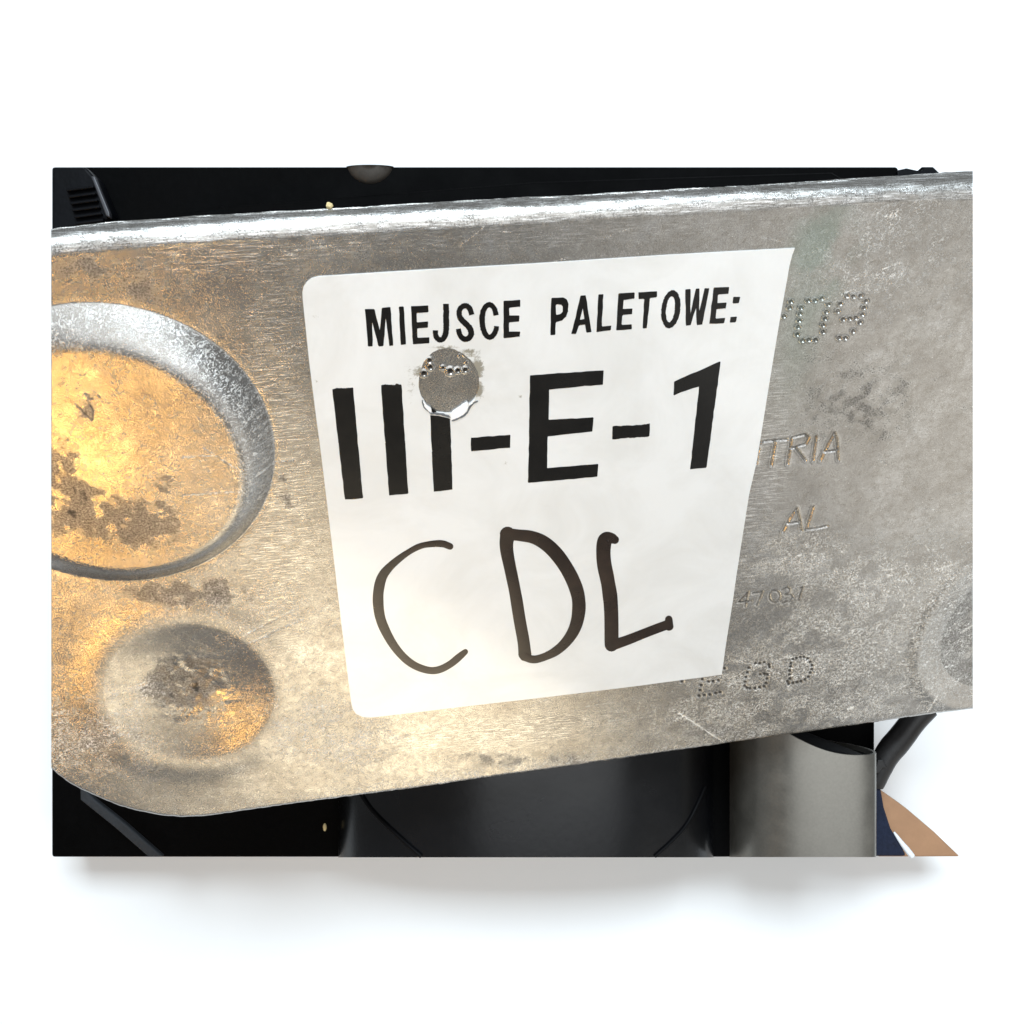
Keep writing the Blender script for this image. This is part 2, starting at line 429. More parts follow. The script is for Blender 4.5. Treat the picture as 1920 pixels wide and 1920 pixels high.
# peened dots -----------------------------------------------------
def dots(o, s, lst): return [(o[0] + x / s, o[1] + y / s) for x, y in lst]
D09 = dots((1380, 300), 4, [(545,1055),(595,1055),(645,1040),(695,1085),(680,1140),(670,1190),(655,1240),(655,1290),(490,1110),(482,1155),(478,1205),(468,1255),(462,1310),(500,1355),(548,1350),(598,1350),
    (832,1020),(882,1025),(935,1020),(975,1060),(960,1110),(950,1160),(930,1220),(785,1080),(765,1135),(805,1195),(855,1190),(900,1185),(880,1285),(775,1335),(822,1335),(415,1065),(405,1110),(362,1175)])
DEG = dots((1380, 1160), 4, [(150,340),(180,340),(215,335),(250,350),(255,370),(100,375),(88,410),(78,445),(70,480),(68,510),(85,525),(110,530),(145,528),(180,522),(215,515),(228,490),(235,455),(240,425),(215,420),(185,425),
    (430,310),(455,300),(485,292),(512,292),(540,305),(560,330),(572,355),(572,385),(560,410),(545,440),(520,460),(490,475),(460,482),(430,487),(398,495),(390,475),(408,455),(405,425),(405,395),(412,365),(415,340)])
DEG += dots((1000, 900), 4.174, [(1325,1565),(1315,1610),(1308,1652),(1300,1695),(1375,1582),(1410,1580),(1450,1575),(1340,1690),(1385,1685),(1430,1675),(1465,1668),(1500,1480),(1165,1582)])
DHO = [(p, r) for p, r in zip(dots((750, 620), 9.6, [(430,765),(530,530),(545,650),(770,665),(905,725),(1040,710),(1175,700),(1195,575),(1070,450),(1160,445)]), [5.2,4.6,4.8,3.4,6,4.4,4.6,1.8,1.8,1.6])]
dx_cell = ax[1] - ax[0]
def stamp(px, py, r, depth, rim, dirt=None):
    i0 = int(np.searchsorted(ax, px - 4 * r)); i1 = int(np.searchsorted(ax, px + 4 * r))
    if i1 <= i0 or i0 >= NX: return
    xs = X[:, i0:i1]; ys = Y[:, i0:i1]
    j = np.where((ys[:, 0] > py - 4 * r) & (ys[:, 0] < py + 4 * r))[0]
    if len(j) == 0: return
    sl = (slice(j[0], j[-1] + 1), slice(i0, i1))
    d = np.hypot(X[sl] - px, (Y[sl] - py) * 1.12) / r
    H[sl] -= depth * np.exp(-(d / .72) ** 4); H[sl] += rim * np.exp(-((d - 1.25) / .35) ** 2)
    DIRT[sl] = np.maximum(DIRT[sl], (dirt or 0) * np.exp(-(d / .75) ** 4))
DIRT = np.zeros_like(U); SPK = np.zeros_like(U); BRU = np.zeros_like(U); GREEN_REFL = np.zeros_like(U)
for a, b in D09: stamp(a, b, 4.4, .00055, .00012, .55)
for a, b in DEG: stamp(a, b, 4.5, .00025, .0, 2.4)
for (a, b), r in DHO: stamp(a, b, r, .0007, .00030, 2.2)

# engraved strokes ------------------------------------------------
def strokes(o, s, lines): return [[(o[0] + x / s, o[1] + y / s) for x, y in l] for l in lines]
ENG = strokes((1380, 740), 4, [
    [(205,352),(380,335)], [(295,345),(262,530)], [(415,330),(385,520)], [(420,322),(520,298),(548,322),(520,372),(410,402)], [(450,400),(520,492)],
    [(600,312),(575,495)], [(630,495),(700,350),(738,285),(755,330),(766,490)], [(660,432),(762,415)], [(165,372),(185,352)], [(150,520),(158,440),(172,410)],
    [(350,1030),(400,930),(455,850),(475,930),(490,1020)], [(388,968),(480,955)], [(578,842),(525,1012),(600,1005),(685,985)]])
ENG2 = strokes((1380, 740), 4, [
    [(95,1478),(20,1558),(118,1548)], [(88,1490),(70,1592)], [(125,1492),(200,1478),(155,1582)],
    [(290 + 40 * math.cos(t), 1515 + 45 * math.sin(t)) for t in np.linspace(0, 2 * math.pi, 13)],
    [(345,1465),(385,1445),(405,1462),(400,1488),(368,1500),(415,1502),(428,1525),(405,1550),(350,1562)], [(480,1452),(502,1438),(470,1540)]])
def engrave(lines, wd, depth, rim, dirt):
    for l in lines:
        l = np.array(l); x0, y0 = l.min(0) - 14; x1, y1 = l.max(0) + 14
        i0 = int(np.searchsorted(ax, x0)); i1 = int(np.searchsorted(ax, x1))
        ys = Y[:, (i0 + i1) // 2]; j = np.where((ys > y0 - 6) & (ys < y1 + 6))[0]; sl = (slice(j[0], j[-1] + 1), slice(i0, i1))
        d = np.full(X[sl].shape, 1e9)
        for a, b in zip(l[:-1], l[1:]):
            ab = b - a; t = np.clip(((X[sl] - a[0]) * ab[0] + (Y[sl] - a[1]) * ab[1]) / (ab @ ab + 1e-9), 0, 1)
            d = np.minimum(d, np.hypot(X[sl] - a[0] - ab[0] * t, Y[sl] - a[1] - ab[1] * t))
        H[sl] -= depth * np.exp(-(d / wd) ** 2); H[sl] += rim * np.exp(-((d - 2 * wd) / wd) ** 2)
        DIRT[sl] = np.maximum(DIRT[sl], dirt * np.exp(-(d / wd / .9) ** 2))
engrave(ENG, 1.8, .00032, .00006, .62)
engrave(ENG2, 1.8, .00014, .00001, 1.7)
engrave([[(146,742),(160,755),(176,767),(178,750),(172,740)],[(162,720),(170,722),(168,730),(177,728)],[(188,722),(191,724)]], 1.7, .00006, 0, 1.25)
# long bright scratches
SCR = [[(385,812),(450,852)],[(1271,1336),(1310,1362),(1358,1393)],[(1265,1352),(1285,1342)],[(1740,1334),(1757,1302)],[(465,1205),(520,1180),(570,1160)],[(455,1190),(560,1140)],[(345,902),(455,892)],[(345,830),(400,826)],[(1652,865),(1663,872)],[(1735,1022),(1742,1032)],[(1655,505),(1690,492)],[(480,870),(555,862)],[(1590,1330),(1600,1326)],[(725,1365),(745,1385),(765,1378)]]
SCRF = np.zeros_like(U)
for l in SCR:
    l = np.array(l, float); x0, y0 = l.min(0) - 8; x1, y1 = l.max(0) + 8
    i0 = int(np.searchsorted(ax, x0)); i1 = int(np.searchsorted(ax, x1)); ys = Y[:, (i0 + i1) // 2]; j = np.where((ys > y0 - 8) & (ys < y1 + 8))[0]
    sl = (slice(j[0], j[-1] + 1), slice(i0, i1)); d = np.full(X[sl].shape, 1e9)
    for a, b in zip(l[:-1], l[1:]):
        ab = b - a; t = np.clip(((X[sl] - a[0]) * ab[0] + (Y[sl] - a[1]) * ab[1]) / (ab @ ab), 0, 1)
        d = np.minimum(d, np.hypot(X[sl] - a[0] - ab[0] * t, Y[sl] - a[1] - ab[1] * t))
    H[sl] -= .00003 * np.exp(-(d / 1.4) ** 2); SCRF[sl] = np.maximum(SCRF[sl], np.exp(-(d / 1.7) ** 2))
# many faint random scratches
for _ in range(150):
    cx = RNG.uniform(430, 1800); cy = RNG.uniform(430, 1400); an = RNG.normal(-.10, .22); ln = RNG.uniform(12, 75)
    a = np.array([cx, cy]); b = a + ln * np.array([math.cos(an), math.sin(an)])
    i0 = int(np.searchsorted(ax, min(a[0], b[0]) - 4)); i1 = int(np.searchsorted(ax, max(a[0], b[0]) + 4))
    if i1 - i0 < 3: continue
    ys = Y[:, min((i0 + i1) // 2, NX - 1)]; j = np.where((ys > min(a[1], b[1]) - 6) & (ys < max(a[1], b[1]) + 6))[0]
    if len(j) < 2: continue
    sl = (slice(j[0], j[-1] + 1), slice(i0, i1)); ab = b - a
    t = np.clip(((X[sl] - a[0]) * ab[0] + (Y[sl] - a[1]) * ab[1]) / (ab @ ab), 0, 1); d = np.hypot(X[sl] - a[0] - ab[0] * t, Y[sl] - a[1] - ab[1] * t)
    SCRF[sl] = np.maximum(SCRF[sl], .45 * np.exp(-(d / 1.1) ** 2))

# wear maps: stains, oxide bloom, brushed zones, plus a painted green reflection
def blob(cx, cy, rx, ry, an=0, p=2):
    c, s = math.cos(R(an)), math.sin(R(an)); a = ((X - cx) * c + (Y - cy) * s) / rx; b = (-(X - cx) * s + (Y - cy) * c) / ry
    return np.exp(-(np.hypot(a, b)) ** p)
n1 = fbm(U, Vv, .8, 41, 5); n2 = fbm(U, Vv, .35, 51, 5); n3 = fbm(U, Vv, .15, 61, 4)
dm = (.85 * blob(235, 530, 75, 30, 30) + .5 * blob(150, 500, 60, 25) + 1.0 * blob(235, 945, 120, 60, 10, 4) + .95 * blob(115, 900, 45, 90, 0, 4) + .8 * blob(310, 880, 25, 22)
      + .8 * blob(365, 1110, 130, 28, 0, 4) + 1.25 * blob(345, 1290, 80, 46, 0, 4) + .7 * blob(525, 925, 26, 45) + .5 * blob(1000, 1425, 260, 16) + .45 * blob(1420, 1390, 160, 28)
      + .45 * blob(1600, 760, 130, 90) + .55 * blob(165, 750, 16, 34, 15) + .4 * blob(1790, 1150, 30, 70) + .4 * blob(200, 1400, 90, 60) + .5 * blob(1330, 1370, 60, 14))
DIRT += dm * (.66 + 1.8 * (n2 - .5) + 2.2 * (n3 - .5)) 
DIRT += .30 * sstep(.60, .75, n1) * n2
sp = (.9 * blob(1700, 1160, 190, 110, -15) + .8 * blob(1560, 1280, 260, 70, -10) + .75 * blob(620, 1370, 90, 55, 20) + .7 * blob(548, 1370, 35, 45) + .55 * blob(150, 1380, 120, 70)
      + .75 * blob(245, 1310, 45, 30) + .35 * blob(1500, 1040, 120, 50) + .9 * blob(1740, 1120, 22, 60, 30) + .45 * blob(900, 1470, 500, 26, -8) + .3 * blob(1650, 500, 160, 90) + .25 * blob(450, 1150, 150, 60) + .45 * blob(1740, 400, 90, 30))
ringu = np.exp(-((rout - (ro + ri) * .5) / (.32 * (ro - ri) + .12)) ** 2) * sstep(-.2, .6, (du - dv) / ro)
SPK += .75 * np.exp(-((q2 - .96) / .10) ** 2) * sstep(1330, 1280, Y) + .6 * ringu * (rout < ro) * (rin > ri)
DIRT += (q2 < .80) * (.9 * fbm(U, Vv, .5, 95, 4)) * 1.0
SPK += np.clip(sp * (.35 + 1.7 * sstep(.35, .62, n2)) + .10, 0, 1)
SPK = np.clip(SPK, 0, 1)
BRU += .9 * blob(520, 950, 75, 260, 0, 4) + .9 * blob(1420, 920, 55, 260, 8, 4) + .8 * blob(400, 480, 220, 40, -4, 3) + .9 * blob(980, 1370, 230, 30, -7, 4) + .35 * blob(420, 800, 110, 200) + .6 * blob(520, 640, 70, 150, 0, 4) + .55 * blob(900, 445, 500, 28, -3, 4)
BRU = np.clip(BRU, 0, 1) * (.5 + .8 * n1)
GREEN_REFL += 1.0 * blob(1545, 470, 60, 100, 10, 3) * sstep(.38, .6, n1) + .7 * blob(1500, 600, 40, 130, 10)  # painted green reflection at the plate's upper right
hole_m = blob(840, 712, 62, 66, 0, 6)
hd = hole_m * (1 - sstep(.5, 1.1, DIRT)) * (.85 + .5 * blob(880, 665, 26, 20) * -1); DIRT -= hd; BRU *= 1 - hole_m; SPK *= (1 - hole_m); SPK = np.clip(SPK, 0, 1) + SCRF * (1 - hole_m)
WEAR_REFL = np.stack([np.clip(DIRT * 1.25, 0, 2.5), SPK, np.clip(BRU, 0, 1), np.clip(GREEN_REFL, 0, 1)], -1)
H *= 1.0
# round the cut lower edge a touch
yfrac = (yB[None] - Y); H -= .0005 * np.exp(-(yfrac / 3.0) ** 2)
FACE = base + NN * H[..., None]
for _ in range(2):
    pxx = FACE[..., 0] / FACE[..., 1] * F + 960; wt = np.exp(-((X - 96) / 60) ** 2) + np.exp(-((X - 1824) / 60) ** 2)
    FACE = FACE - EU * (((pxx - X) * wt) * FACE[..., 1] / F)[..., None]

# rolled top edge and flange going back
rows = []; rwear = []
rad = .0030; NA = 12; NF = 16
upv = -EV; back = -NN
e0 = FACE[0]
ysil = np.interp(ax, [96, 140, 210, 330, 560, 1000, 1380, 1580, 1740, 1824], [431, 424, 416, 407, 395, 369, 350.5, 337, 326, 322.5])
Ls = np.linspace(0, .02, 60); pr_ = e0[None] + upv * rad + back * (rad + Ls[:, None, None]); yp = 960 - pr_[..., 2] / pr_[..., 1] * F
FL = np.array([np.interp(-ysil[i], -yp[:, i], Ls) for i in range(NX)]); print('flange', FL[0], FL[NX // 2], FL[-1])
fn = fbm(U[0][None] + np.arange(NA + NF)[:, None] * .05, Vv[0][None] + np.arange(NA + NF)[:, None] * .11, .5, 71, 4)
for kx in range(1, NA + 1):
    a = math.pi / 2 * kx / NA
    rows.append(e0 + upv * rad * math.sin(a) + back * rad * (1 - math.cos(a)) + NN * ((fn[kx - 1] - .5) * .00035)[:, None])
for kx in range(1, NF + 1):
    rows.append(e0 + upv * rad + back * (rad + FL[:, None] * kx / NF) + upv * ((fn[NA + kx - 1] - .5) * .00045)[:, None])
def straight(r_):
    pxx = r_[:, 0] / r_[:, 1] * F + 960; wt = np.exp(-((ax - 96) / 90) ** 2) + np.exp(-((ax - 1824) / 90) ** 2)
    return r_ - EU * ((pxx - ax) * wt * r_[:, 1] / F)[:, None]
rows = [straight(straight(r_)) for r_ in rows[::-1]]
nr = len(rows); ALLP = np.concatenate([np.array(rows), FACE], 0)
fuv = np.zeros((nr, NX, 2)); 
dist = np.array([rad * math.pi / 2 * k_ / NA for k_ in range(1, NA + 1)] + [rad * math.pi / 2 + .008 * k_ / NF for k_ in range(1, NF + 1)])[::-1] * 100
fuv[..., 0] = U[0][None]; fuv[..., 1] = Vv[0][None] - dist[:, None]
fw = np.zeros((nr, NX, 4)); fw[..., 1] = .22 * sstep(.45, .7, fbm(fuv[..., 0], fuv[..., 1], .3, 81, 4)); fw[..., 2] = 1.0; fw[..., 0] = .75 * fbm(fuv[..., 0], fuv[..., 1] * 5, .8, 91, 4)
ALLUV = np.concatenate([fuv, UV], 0); ALLW = np.concatenate([fw, WEAR_REFL], 0)
NR = ALLP.shape[0]
idx = np.arange(NR * NX).reshape(NR, NX)
quads = np.stack([idx[:-1, :-1], idx[1:, :-1], idx[1:, 1:], idx[:-1, 1:]], -1).reshape(-1, 4)
me = bpy.data.meshes.new('plate_face')
# back sheet 1.8 mm behind (coarse) and rim walls
TH = .0018
step = 6; cols_ = list(range(0, NX, step)) + ([NX - 1] if (NX - 1) % step else [])
vlist = ALLP.reshape(-1, 3)
brow = [0, NF, nr - 1, nr, nr + NY // 4, nr + NY // 2, nr + 3 * NY // 4, NR - 1]
backs = []
for r_ in brow:
    off = (-upv if r_ <= NF else (-upv + back) * .7 if r_ < nr - 1 else back) * (TH if r_ <= nr or r_ == NR - 1 else .0058)
    src = ALLP[r_, cols_]
    if r_ > nr: src = base[r_ - nr][cols_]
    backs.append(src + off)
backs = np.array(backs); nb = len(cols_); base_i = NR * NX
bi = np.arange(backs.shape[0] * nb).reshape(backs.shape[0], nb) + base_i
vlist = np.vstack([vlist, backs.reshape(-1, 3)])
bq = np.stack([bi[:-1, :-1], bi[:-1, 1:], bi[1:, 1:], bi[1:, :-1]], -1).reshape(-1, 4)
extra = []
for a in range(nb - 1):       # bottom and far rim
    c0, c1 = cols_[a], cols_[a + 1]
    extra.append([idx[-1, i] for i in range(c0, c1 + 1)][::-1] + [bi[-1, a], bi[-1, a + 1]])
    extra.append([idx[0, i] for i in range(c0, c1 + 1)] + [bi[0, a + 1], bi[0, a]])
for a in range(len(brow) - 1):  # left and right cut
    r0, r1 = brow[a], brow[a + 1]
    extra.append([idx[i, 0] for i in range(r0, r1 + 1)] + [bi[a + 1, 0], bi[a, 0]])
    extra.append([idx[i, NX - 1] for i in range(r0, r1 + 1)][::-1] + [bi[a, nb - 1], bi[a + 1, nb - 1]])
nq = len(quads) + len(bq)
loops = np.concatenate([quads.ravel(), bq.ravel()] + [np.array(e) for e in extra]).astype(np.int32)
sizes = np.concatenate([np.full(nq, 4), np.array([len(e) for e in extra])]).astype(np.int32)
starts = np.concatenate([[0], np.cumsum(sizes)[:-1]]).astype(np.int32)
me.vertices.add(len(vlist)); me.vertices.foreach_set('co', vlist.astype(np.float32).ravel())
me.loops.add(len(loops)); me.loops.foreach_set('vertex_index', loops)
me.polygons.add(len(sizes)); me.polygons.foreach_set('loop_start', starts)
me.update(calc_edges=True); me.validate()
sm = np.ones(len(me.polygons), bool); sm[nq:] = False
buv = uv_of(backs.reshape(-1, 3)); 
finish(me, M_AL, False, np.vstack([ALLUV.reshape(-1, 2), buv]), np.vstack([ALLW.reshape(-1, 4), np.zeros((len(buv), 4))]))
if len(me.polygons) == len(sm): me.polygons.foreach_set('use_smooth', sm)
face = bpy.data.objects.new('plate_face', me); COL.objects.link(face); adopt(face, bracket)

# face relief under any point (for things that lie on it)
def relief(x, y):
    i = np.clip(np.searchsorted(ax, x), 0, NX - 1); f = (y - yT[i]) / (yB[i] - yT[i]); j = np.clip((f * (NY - 1)).astype(int), 0, NY - 1)
    return H[j, i]
def LOCAL(x, y):
    x = np.asarray(x, float); i = np.clip(np.searchsorted(ax, x), 0, NX - 1); f = np.clip((y - yT[i]) / (yB[i] - yT[i]), 0, 1) * (NY - 1)
    j = np.clip(f.astype(int), 0, NY - 2); t = f - j
    return HS[j, i] * (1 - t) + HS[j + 1, i] * t
OFF0 = .00004
ST = OFF0 + .00016      # top of the sticker

# ================================================================== sticker
def arc(cx, cy, r, a0, a1, n=8): return [(cx + r * math.cos(R(a)), cy + r * math.sin(R(a))) for a in np.linspace(a0, a1, n)]
out = [(613, 517.5), (800, 505.5), (1040, 491.5), (1250, 478.5), (1490, 465), (1485, 478), (1480, 497), (1462, 600), (1435, 762), (1419, 860), (1404, 925), (1393, 995), (1380, 1080), (1373, 1130), (1362, 1200), (1353, 1264.5),
       (1200, 1285), (1000, 1309), (850, 1326), (700, 1344)]
out += [(690, 1344.5), (679, 1343), (668, 1338), (662, 1330), (659, 1320), (653, 1275), (640, 1168), (625, 1040), (600, 834), (592.5, 780), (580, 680), (567.5, 560), (567, 548), (569, 538), (575, 529), (584, 522), (597, 518.5)]
hole = []
for a in np.linspace(0, 2 * math.pi, 60, endpoint=False):
    r = 1 + .025 * math.sin(3 * a + 1) + RNG.normal(0, .008)
    hole.append((840.5 + 56.5 * r * math.cos(a), 713 + (62 if math.sin(a) > 0 else 60) * r * math.sin(a)))
# the sticker is a fine sheet so that its grime map has detail
def sticker_wear(A):
    x, y = A[:, 0], A[:, 1]; d = np.hypot((x - 840) / 57, (y - 713) / 62)
    g = np.zeros(len(A))
    for cx, cy, rx, ry, s in [(785,695,14,12,.55),(895,690,12,22,.75),(898,730,9,16,.8),(880,660,22,9,.55),(770,720,14,40,.28),(835,650,30,6,.5),(770,690,24,6,.3),(975,742,5,5,.5),(950,868,7,5,.4),(590,595,14,18,.22),(594,715,6,6,.4),(1015,629,3,5,.8),(968,640,3,3,.5),(1340,880,4,90,.16),(625,570,3,3,.4),(960,1325,12,4,.3),(1345,1100,4,150,.10)]:
        g = np.maximum(g, s * np.exp(-((x - cx) / rx) ** 2 - ((y - cy) / ry) ** 2))
    w_ = np.zeros((len(A), 4)); w_[:, 0] = g * 1.5; w_[:, 3] = 1; return w_
sticker = slab('sticker', [out, hole], ST, OFF0 - .0001, M_ST, None, step=4, wearf=sticker_wear, grid=7)
adopt(sticker, bracket); sticker['label'] = 'white laminated sticker with a round hole, printed and hand-lettered in black'

INK_T = ST + .000035
def letter(loops, step=10, jit=.28, name='printed_letter', rnd=1.6):
    ls = [inset_round(l, rnd) for l in loops]
    o = slab(name, ls, INK_T, ST - .00002, M_INK, None, step, jit); adopt_sub(o, sticker); return o
def adopt_sub(o, parent):
    bpy.context.view_layer.update(); adopt(o, parent)
def tr(o, s, pts): return [(o[0] + x / s, o[1] + y / s) for x, y in pts]
A1 = lambda pts: tr((670, 540), 5.3333, pts)
A2 = lambda pts: tr((1010, 520), 4.8, pts)
A3 = lambda pts: tr((960, 660), 4.3636, pts)
A4 = lambda pts: tr((600, 640), 4.8, pts)
def thick(pts, wd, n=2):
    """closed outline round a centre line"""
    q = chaikin(np.array(pts, float), n, False); T = np.gradient(q, axis=0); T /= np.linalg.norm(T, axis=1)[:, None]
    Nn = np.column_stack([-T[:, 1], T[:, 0]]); w_ = np.interp(np.linspace(0, 1, len(q)), np.linspace(0, 1, len(wd)), wd) / 2
    return list(map(tuple, np.vstack([q + Nn * w_[:, None], (q - Nn * w_[:, None])[::-1]])))
small = [
 [A1([(75,207),(168,205),(225,420),(245,195),(330,188),(357,572),(318,576),(285,290),(258,578),(210,576),(148,330),(155,578),(108,582)])],
 [A1([(413,185),(464,180),(487,560),(434,564)])],
 [A1([(535,178),(708,168),(708,238),(592,246),(596,338),(704,330),(706,390),(598,398),(602,494),(718,486),(720,546),(553,554)])],
 [A1(thick([(885,155),(888,300),(888,430),(870,490),(838,518),(800,505),(778,460),(780,418)], [58,58,56,54,52,52,52]))],
 [A1(thick([(1142,262),(1125,195),(1080,165),(1030,190),(1012,245),(1030,305),(1085,352),(1135,410),(1140,465),(1105,505),(1065,508),(1025,475),(1008,402)], [52,54,52,54,60,58,56,52,50]))],
 [A1(thick([(1386,268),(1370,195),(1325,152),(1275,180),(1245,260),(1246,350),(1265,440),(1310,492),(1355,475),(1385,420),(1390,378)], [52,50,52,56,54,52,50,48]))],
 [A1([(1460,122),(1628,112),(1628,182),(1516,192),(1516,270),(1618,268),(1616,330),(1514,338),(1514,432),(1626,430),(1622,480),(1460,496)])],
 [A2([(110,182),(222,176),(252,195),(266,240),(262,300),(245,350),(210,382),(152,398),(146,512),(102,514)]), A2([(154,240),(200,240),(216,262),(214,300),(196,326),(154,332)])],
 [A2([(375,158),(422,156),(474,488),(430,494),(415,420),(362,428),(336,502),(292,505)]), A2([(394,272),(410,370),(368,378)])],
 [A2([(535,150),(580,148),(566,436),(652,430),(648,472),(518,488)])],
 [A2([(716,142),(862,132),(858,190),(762,200),(758,280),(844,278),(838,328),(752,338),(746,425),(838,420),(834,464),(696,474)])],
 [A2([(896,132),(1064,122),(1062,174),(1000,182),(972,455),(934,458),(948,190),(896,192)])],
 [A2([(1188 + 86*math.cos(t)*1.0 - 18*math.sin(t), 284 + 172*math.sin(t)) for t in np.linspace(0, 2*math.pi, 22, endpoint=False)]), A2([(1184 + 40*math.cos(t) - 12*math.sin(t), 284 + 118*math.sin(t)) for t in np.linspace(0, 2*math.pi, 18, endpoint=False)])],
 [A2([(1318,106),(1366,104),(1364,320),(1412,100),(1446,98),(1444,310),(1492,96),(1534,94),(1470,422),(1420,426),(1416,270),(1362,428),(1322,432)])],
 [A2([(1574,90),(1714,82),(1706,146),(1614,152),(1606,230),(1688,224),(1682,278),(1598,284),(1590,370),(1678,364),(1668,410),(1534,418)])],
]
for l in small: letter(l)
colon = letter([A2([(1750,176),(1812,172),(1802,230),(1744,232)])], name='colon_dot'); letter([A2([(1724,356),(1784,352),(1774,402),(1718,406)])], name='colon_dot')
# large characters
def ragged(a, b, n, amp):
    a = np.array(a, float); b = np.array(b, float); d = b - a; nn = np.array([-d[1], d[0]]) / np.linalg.norm(d)
    return [tuple(a + d * k / n + nn * RNG.normal(0, amp)) for k in range(1, n)]
letter([A4([(110,425)] + ragged((110,425),(297,410), 9, 5) + [(297,410),(340,900),(387,1405),(300,1414),(222,1418),(165,900)])])
letter([A4([(547,392)] + ragged((547,390),(732,382), 9, 4) + [(732,382),(765,900),(793,1365),(622,1382),(585,900)])])
letter([A4([(990,660),(1075,668),(1170,690),(1182,1000),(1193,1328),(1022,1348),(1005,1000)])])
letter([A4([(1355,862),(1712,835),(1710,952),(1360,985)])], name='printed_dash')
letter([A3([(146,185),(748,145),(742,262),(302,302),(298,550),(666,532),(658,645),(290,685),(285,945),(706,912),(696,1015),(130,1066)])])
letter([A3([(820,606)] + ragged((820,606),(1128,580), 9, 4) + [(1128,580),(1120,685)] + ragged((1120,685),(816,710), 9, 2.5) + [(816,710)])], name='printed_dash')
letter([A3([(1325,236),(1695,76),(1706,78),(1588,940),(1454,954),(1530,275),(1318,350)])])
# marker letters
B1 = lambda pts: np.array(tr((640, 960), 4.174, pts)); B2 = lambda pts: np.array(tr((1000, 900), 4.174, pts))
def hand(pts, wd, off=0): 
    o = ribbon('marker_stroke', pts, wd, ST + .000018 + off, M_MARK, None, thick=7e-6); adopt_sub(o, sticker)
hand(B1([(850,265),(790,240),(700,245),(620,258),(540,298),(450,360),(370,430),(315,500),(290,600),(285,700),(300,820),(340,920),(400,1030),(480,1130),(570,1200),(680,1238),(760,1235),(850,1190),(920,1130),(970,1088)]), [11,12,10,10,13,17,18,17,15,13,12,12,12,9])
hand(B1([(1300,172),(1285,270),(1330,480),(1365,650),(1395,850),(1425,1000),(1435,1105)]), [26,23,20,20,20,20,22])
hand(B1([(1318,170),(1400,178),(1500,190),(1600,240),(1700,340),(1790,480),(1848,620),(1862,740),(1840,880),(1780,990),(1690,1080),(1590,1130),(1500,1155),(1430,1125)]), [20,19,21,23,23,23,22,20,16,13,13,15], .000012)
hand(B2([(635,462),(600,445),(560,452),(545,520),(548,640),(580,780),(602,920),(610,1080),(610,1285)]), [14,18,24,24,24,24,24,23])
hand(B2([(612,1288),(720,1255),(850,1202),(980,1152),(1055,1125)]), [19,17,16,16,15], .000012)
hand(B2([(1060,1140),(1058,1085)]), [15,12], .00002)
# torn film at the hole
B3 = lambda pts: tr((750, 620), 9.6, pts)
def film(pts, mat, hi, nm='torn_film'):
    o = slab(nm, [pts], ST + hi, ST - .0001, mat, None, 3, .3); adopt_sub(o, sticker)
film(B3([(898,1472),(985,1410),(1110,1320),(1200,1262),(1232,1290),(1222,1360),(1185,1440),(1125,1500),(1040,1548),(925,1592),(908,1560)]), M_FILM, .00012)
film(B3([(412,1250),(455,1300),(510,1345),(552,1372),(562,1452),(520,1440),(470,1395),(430,1340)]), M_FILM, .00012)
film(B3([(562,1376),(610,1420),(655,1448),(600,1462),(566,1452)]), M_INK, .00006)
film(B3([(540,1470),(650,1460),(780,1480),(880,1515),(905,1545),(870,1545),(760,1512),(640,1492),(545,1500)]), M_FOILD, .00014)
film(B3([(930,1600),(1040,1560),(1135,1510),(1200,1445),(1240,1350),(1330,1270),(1395,1250),(1400,1268),(1330,1300),(1262,1375),(1215,1470),(1140,1540),(1040,1590),(930,1618)]), M_FOILD, .00010)
film(B3([(395,1235),(412,1250),(432,1342),(475,1400),(540,1455),(545,1480),(480,1430),(420,1370),(390,1290)]), M_FOILD, .00010)
film(B3([(1240,1300),(1330,1225),(1350,1235),(1290,1300),(1245,1330)]), M_FILM, .00012)

# yellow crumb on the flange
pc = e0[int(np.searchsorted(ax, 623))] + upv * rad + back * (rad + FL[int(np.searchsorted(ax, 623))] * .9)
import bmesh
bm = bmesh.new(); bmesh.ops.create_icosphere(bm, subdivisions=3, radius=.0005)
for v in bm.verts: v.co *= 1 + RNG.normal(0, .10); v.co += Vector(pc) + Vector(upv) * .0005
me = bpy.data.meshes.new('crumb'); bm.to_mesh(me); bm.free(); me.materials.append(M_CRUMB)
cr = bpy.data.objects.new('crumb', me); COL.objects.link(cr); thing(cr, 'tiny yellow crumb lying on the upper rolled edge of the aluminium bracket', 'crumb')

# ================================================================== things behind
YF = .292                                  # front of the black housing
housing = empty('black_housing', tuple(W(900, 1608, YF)))
thing(housing, 'black plastic housing behind the aluminium bracket, almost lost in shadow', 'housing')
hp = [(96, 312), (1690, 312), (1696, 316), (1728, 322), (1738, 312), (1752, 312), (1770, 328), (1700, 400), (1642, 700), (1640, 1608), (96, 1608)]
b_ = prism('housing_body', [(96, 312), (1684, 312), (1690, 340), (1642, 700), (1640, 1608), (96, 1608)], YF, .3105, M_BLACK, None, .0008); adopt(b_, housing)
t_ = prism('housing_tip', [(1682, 319), (1700, 315), (1728, 321), (1732, 318), (1728, 312.5), (1750, 312.5), (1768, 330), (1762, 338), (1684, 345)], YF - .001, .3105, M_CLIP, None, .0004); adopt(t_, housing)
